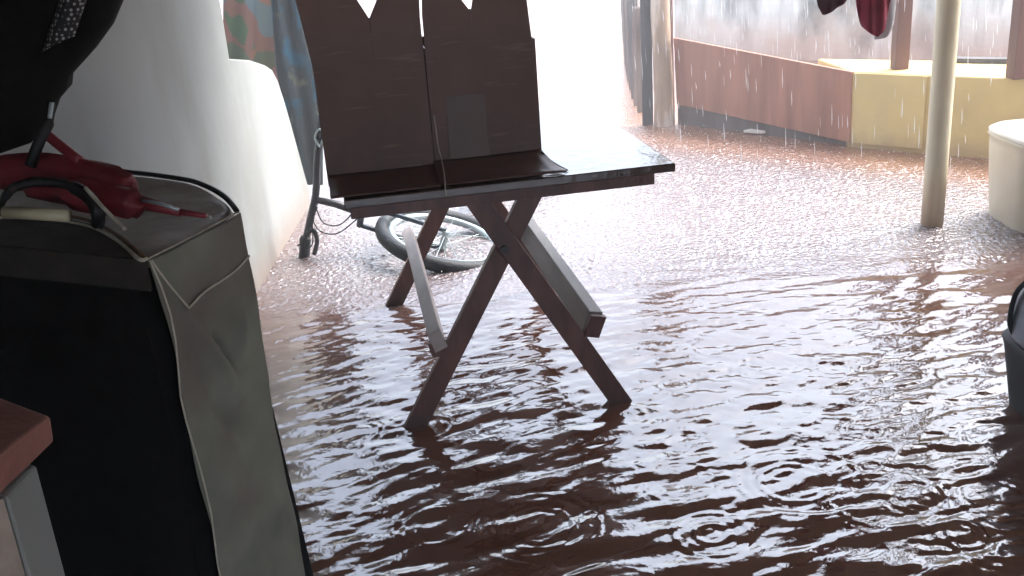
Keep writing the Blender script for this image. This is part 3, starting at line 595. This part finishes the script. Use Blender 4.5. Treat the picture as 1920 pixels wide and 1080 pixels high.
for a_, c_ in zip(rs, rs[1:]):
    for i in range(len(a_)): j = (i + 1) % len(a_); b.faces.new((a_[i], a_[j], c_[j], c_[i]))
b.faces.new(rs[-1]); obj('lid', b, M['tank_lid'], tk, smooth=True)

# dark bin with a grey blue bag, cut by the right edge of the picture
bin_ = thing('plastic_bin', (1.72, 2.8, -.12), 'black plastic bin standing in water under the grey blue bag', 'bin')
b = B(); rs = []
for z, g in ((-.12, .035), (.0, .025), (.17, .004), (.20, .0), (.225, -.006), (.235, .002)):
    rs.append([b.verts.new((x, y, z)) for x, y in rrect(1.545 + g, 1.98 - g, 2.58 + g, 3.0 - g, .11)])
for a_, c_ in zip(rs, rs[1:]):
    for i in range(len(a_)): j = (i + 1) % len(a_); b.faces.new((a_[i], a_[j], c_[j], c_[i]))
b.faces.new(rs[-1]); obj('tub', b, M['black'], bin_, smooth=True)
bg_ = thing('travel_bag', (1.72, 2.8, .236), 'grey blue bag with black piping lying on the black bin at the right edge', 'bag')
b = B(); rs = []
for z, g in ((.237, .03), (.25, .008), (.29, .0), (.36, .004), (.41, .02), (.445, .05), (.462, .10)):
    rs.append([b.verts.new((x + .006 * math.sin(z * 60 + y * 30), y, z)) for x, y in rrect(1.523 + g, 1.99 - g, 2.60 + g, 2.97 - g, .12)])
for a_, c_ in zip(rs, rs[1:]):
    for i in range(len(a_)): j = (i + 1) % len(a_); b.faces.new((a_[i], a_[j], c_[j], c_[i]))
b.faces.new(rs[-1]); obj('body', b, M['grey_blue'], bg_, smooth=True, subsurf=1)
for yy, k in ((2.66, 0), (2.74, 1), (2.85, 2)):
    b = B(); tube(b, smoothpath([V(1.557, yy, .24), V(1.523, yy, .30), V(1.525, yy, .38), V(1.545, yy, .425), V(1.60, yy, .462), V(1.7, yy, .474), V(1.9, yy, .47)], 5), .008 + .003 * (k == 0), 8); obj('piping', b, M['black'], bg_, smooth=True)
b = B(); tube(b, smoothpath([V(1.537, 2.62, .40), V(1.507, 2.61, .34), V(1.503, 2.61, .28), V(1.52, 2.62, .22)], 6), .010, 8); obj('strap', b, M['black'], bg_, smooth=True)

# ------------------------------------------------------------------ washing on a line
lz = 1.78
b = B(); tube(b, smoothpath([V(-1.1, 4.5, 1.86), V(.3, 4.4, lz), V(1.5, 4.32, lz - .03), V(2.05, 4.73, 1.84)], 6), .003, 6); o = obj('clothes_line', b, M['cord'], smooth=True); tag(o, 'thin clothes line strung across the porch opening', 'clothes line')
def garment(name, pts_bottom, xl, xr, Yd, m, label):
    def g_(u, v):
        x = xl + u * (xr - xl); yb = np.interp(x, [p[0] for p in pts_bottom], [p[1] for p in pts_bottom]); y0 = -290
        q_ = at(x + (1 - v) * (0), y0 + v * (yb - y0), Yd); q_.y += .018 * math.sin(u * 7 + v * 2) + .01 * math.sin(u * 17); return q_
    b = B(); grid(b, g_, 30, 30); o = obj(name, b, m, smooth=True, solid=.006); tag(o, label, 'clothing', 'clothes on the line'); return o
garment('dark_red_garment', [(1528, -40), (1535, 8), (1543, 29), (1560, 19), (1580, 8), (1598, -12), (1612, -60)], 1528, 1612, 4.30, M['dark_wine'], 'dark wine garment with a pointed corner hanging left on the line')
g1 = garment('red_garment', [(1607, -20), (1610, 20), (1616, 48), (1628, 62), (1645, 69), (1658, 55), (1668, 30), (1676, -10), (1682, -60)], 1607, 1682, 4.33, M['wine'], 'red garment with white back hanging right on the line')
b = B()
def gw(u, v):
    x = 1640 + u * 46; yb = np.interp(x, [1640, 1650, 1662, 1674, 1681, 1686], [74, 74, 70, 45, 8, -60]); q_ = at(x, -290 + v * (yb + 290), 4.40); q_.y += .01 * math.sin(u * 8); return q_
grid(b, gw, 16, 30); obj('white_back', b, M['white_cloth'], g1, smooth=True, solid=.005)

# ------------------------------------------------------------------ rain and splashes
b = B()
for i in range(750):
    y = RAIN_Y + .6 + 6 * rng.uniform() ** 1.2; x = rng.uniform(-1.2, 1) * 1.0 + rng.uniform(0, 1) * (y * .62); z = rng.uniform(.0, 1.3)
    l = rng.uniform(.04, .13); r_ = rng.uniform(.0009, .0024); p_ = V(x, y, z); tube(b, [p_, p_ + V(0, 0, l * .3), p_ + V(-.004, 0, l)], [r_ * .3, r_, r_ * .2], 4, cap=False)
o = obj('rain', b, mat('raindrop', (.85, .87, .9), .2, .02, 10), smooth=True); tag(o, 'falling rain drops', 'rain', kind='stuff')
b = B()
for i in range(2600):
    y = RAIN_Y + .1 + 3.2 * rng.uniform(); x = rng.uniform(-1.1, 3.0); h = abs(rng.normal(0, .018)) + .004; r_ = rng.uniform(.0012, .0035)
    bmesh.ops.create_icosphere(b, subdivisions=1, radius=r_, matrix=Matrix.Translation((x, y, h)))
o = obj('rain_splashes', b, mat('splash', (.8, .8, .8), .1, .02, 10), smooth=True); tag(o, 'splash droplets over the water', 'splash', kind='stuff')

# ------------------------------------------------------------------ rain haze
b = B(); abox(b, -230, 230, -230, 270, -1.6, 3.05)
hz = obj('haze', b, bpy.data.materials.new('haze')); hz['kind'] = 'stuff'; hm = hz.data.materials[0]; hm.use_nodes = True
t = hm.node_tree; t.nodes.clear(); ou = t.nodes.new('ShaderNodeOutputMaterial'); pv = t.nodes.new('ShaderNodeVolumePrincipled')
pv.inputs['Color'].default_value = (.93, .95, .98, 1); pv.inputs['Density'].default_value = .026; pv.inputs['Anisotropy'].default_value = .1
t.links.new(pv.outputs[0], ou.inputs['Volume'])
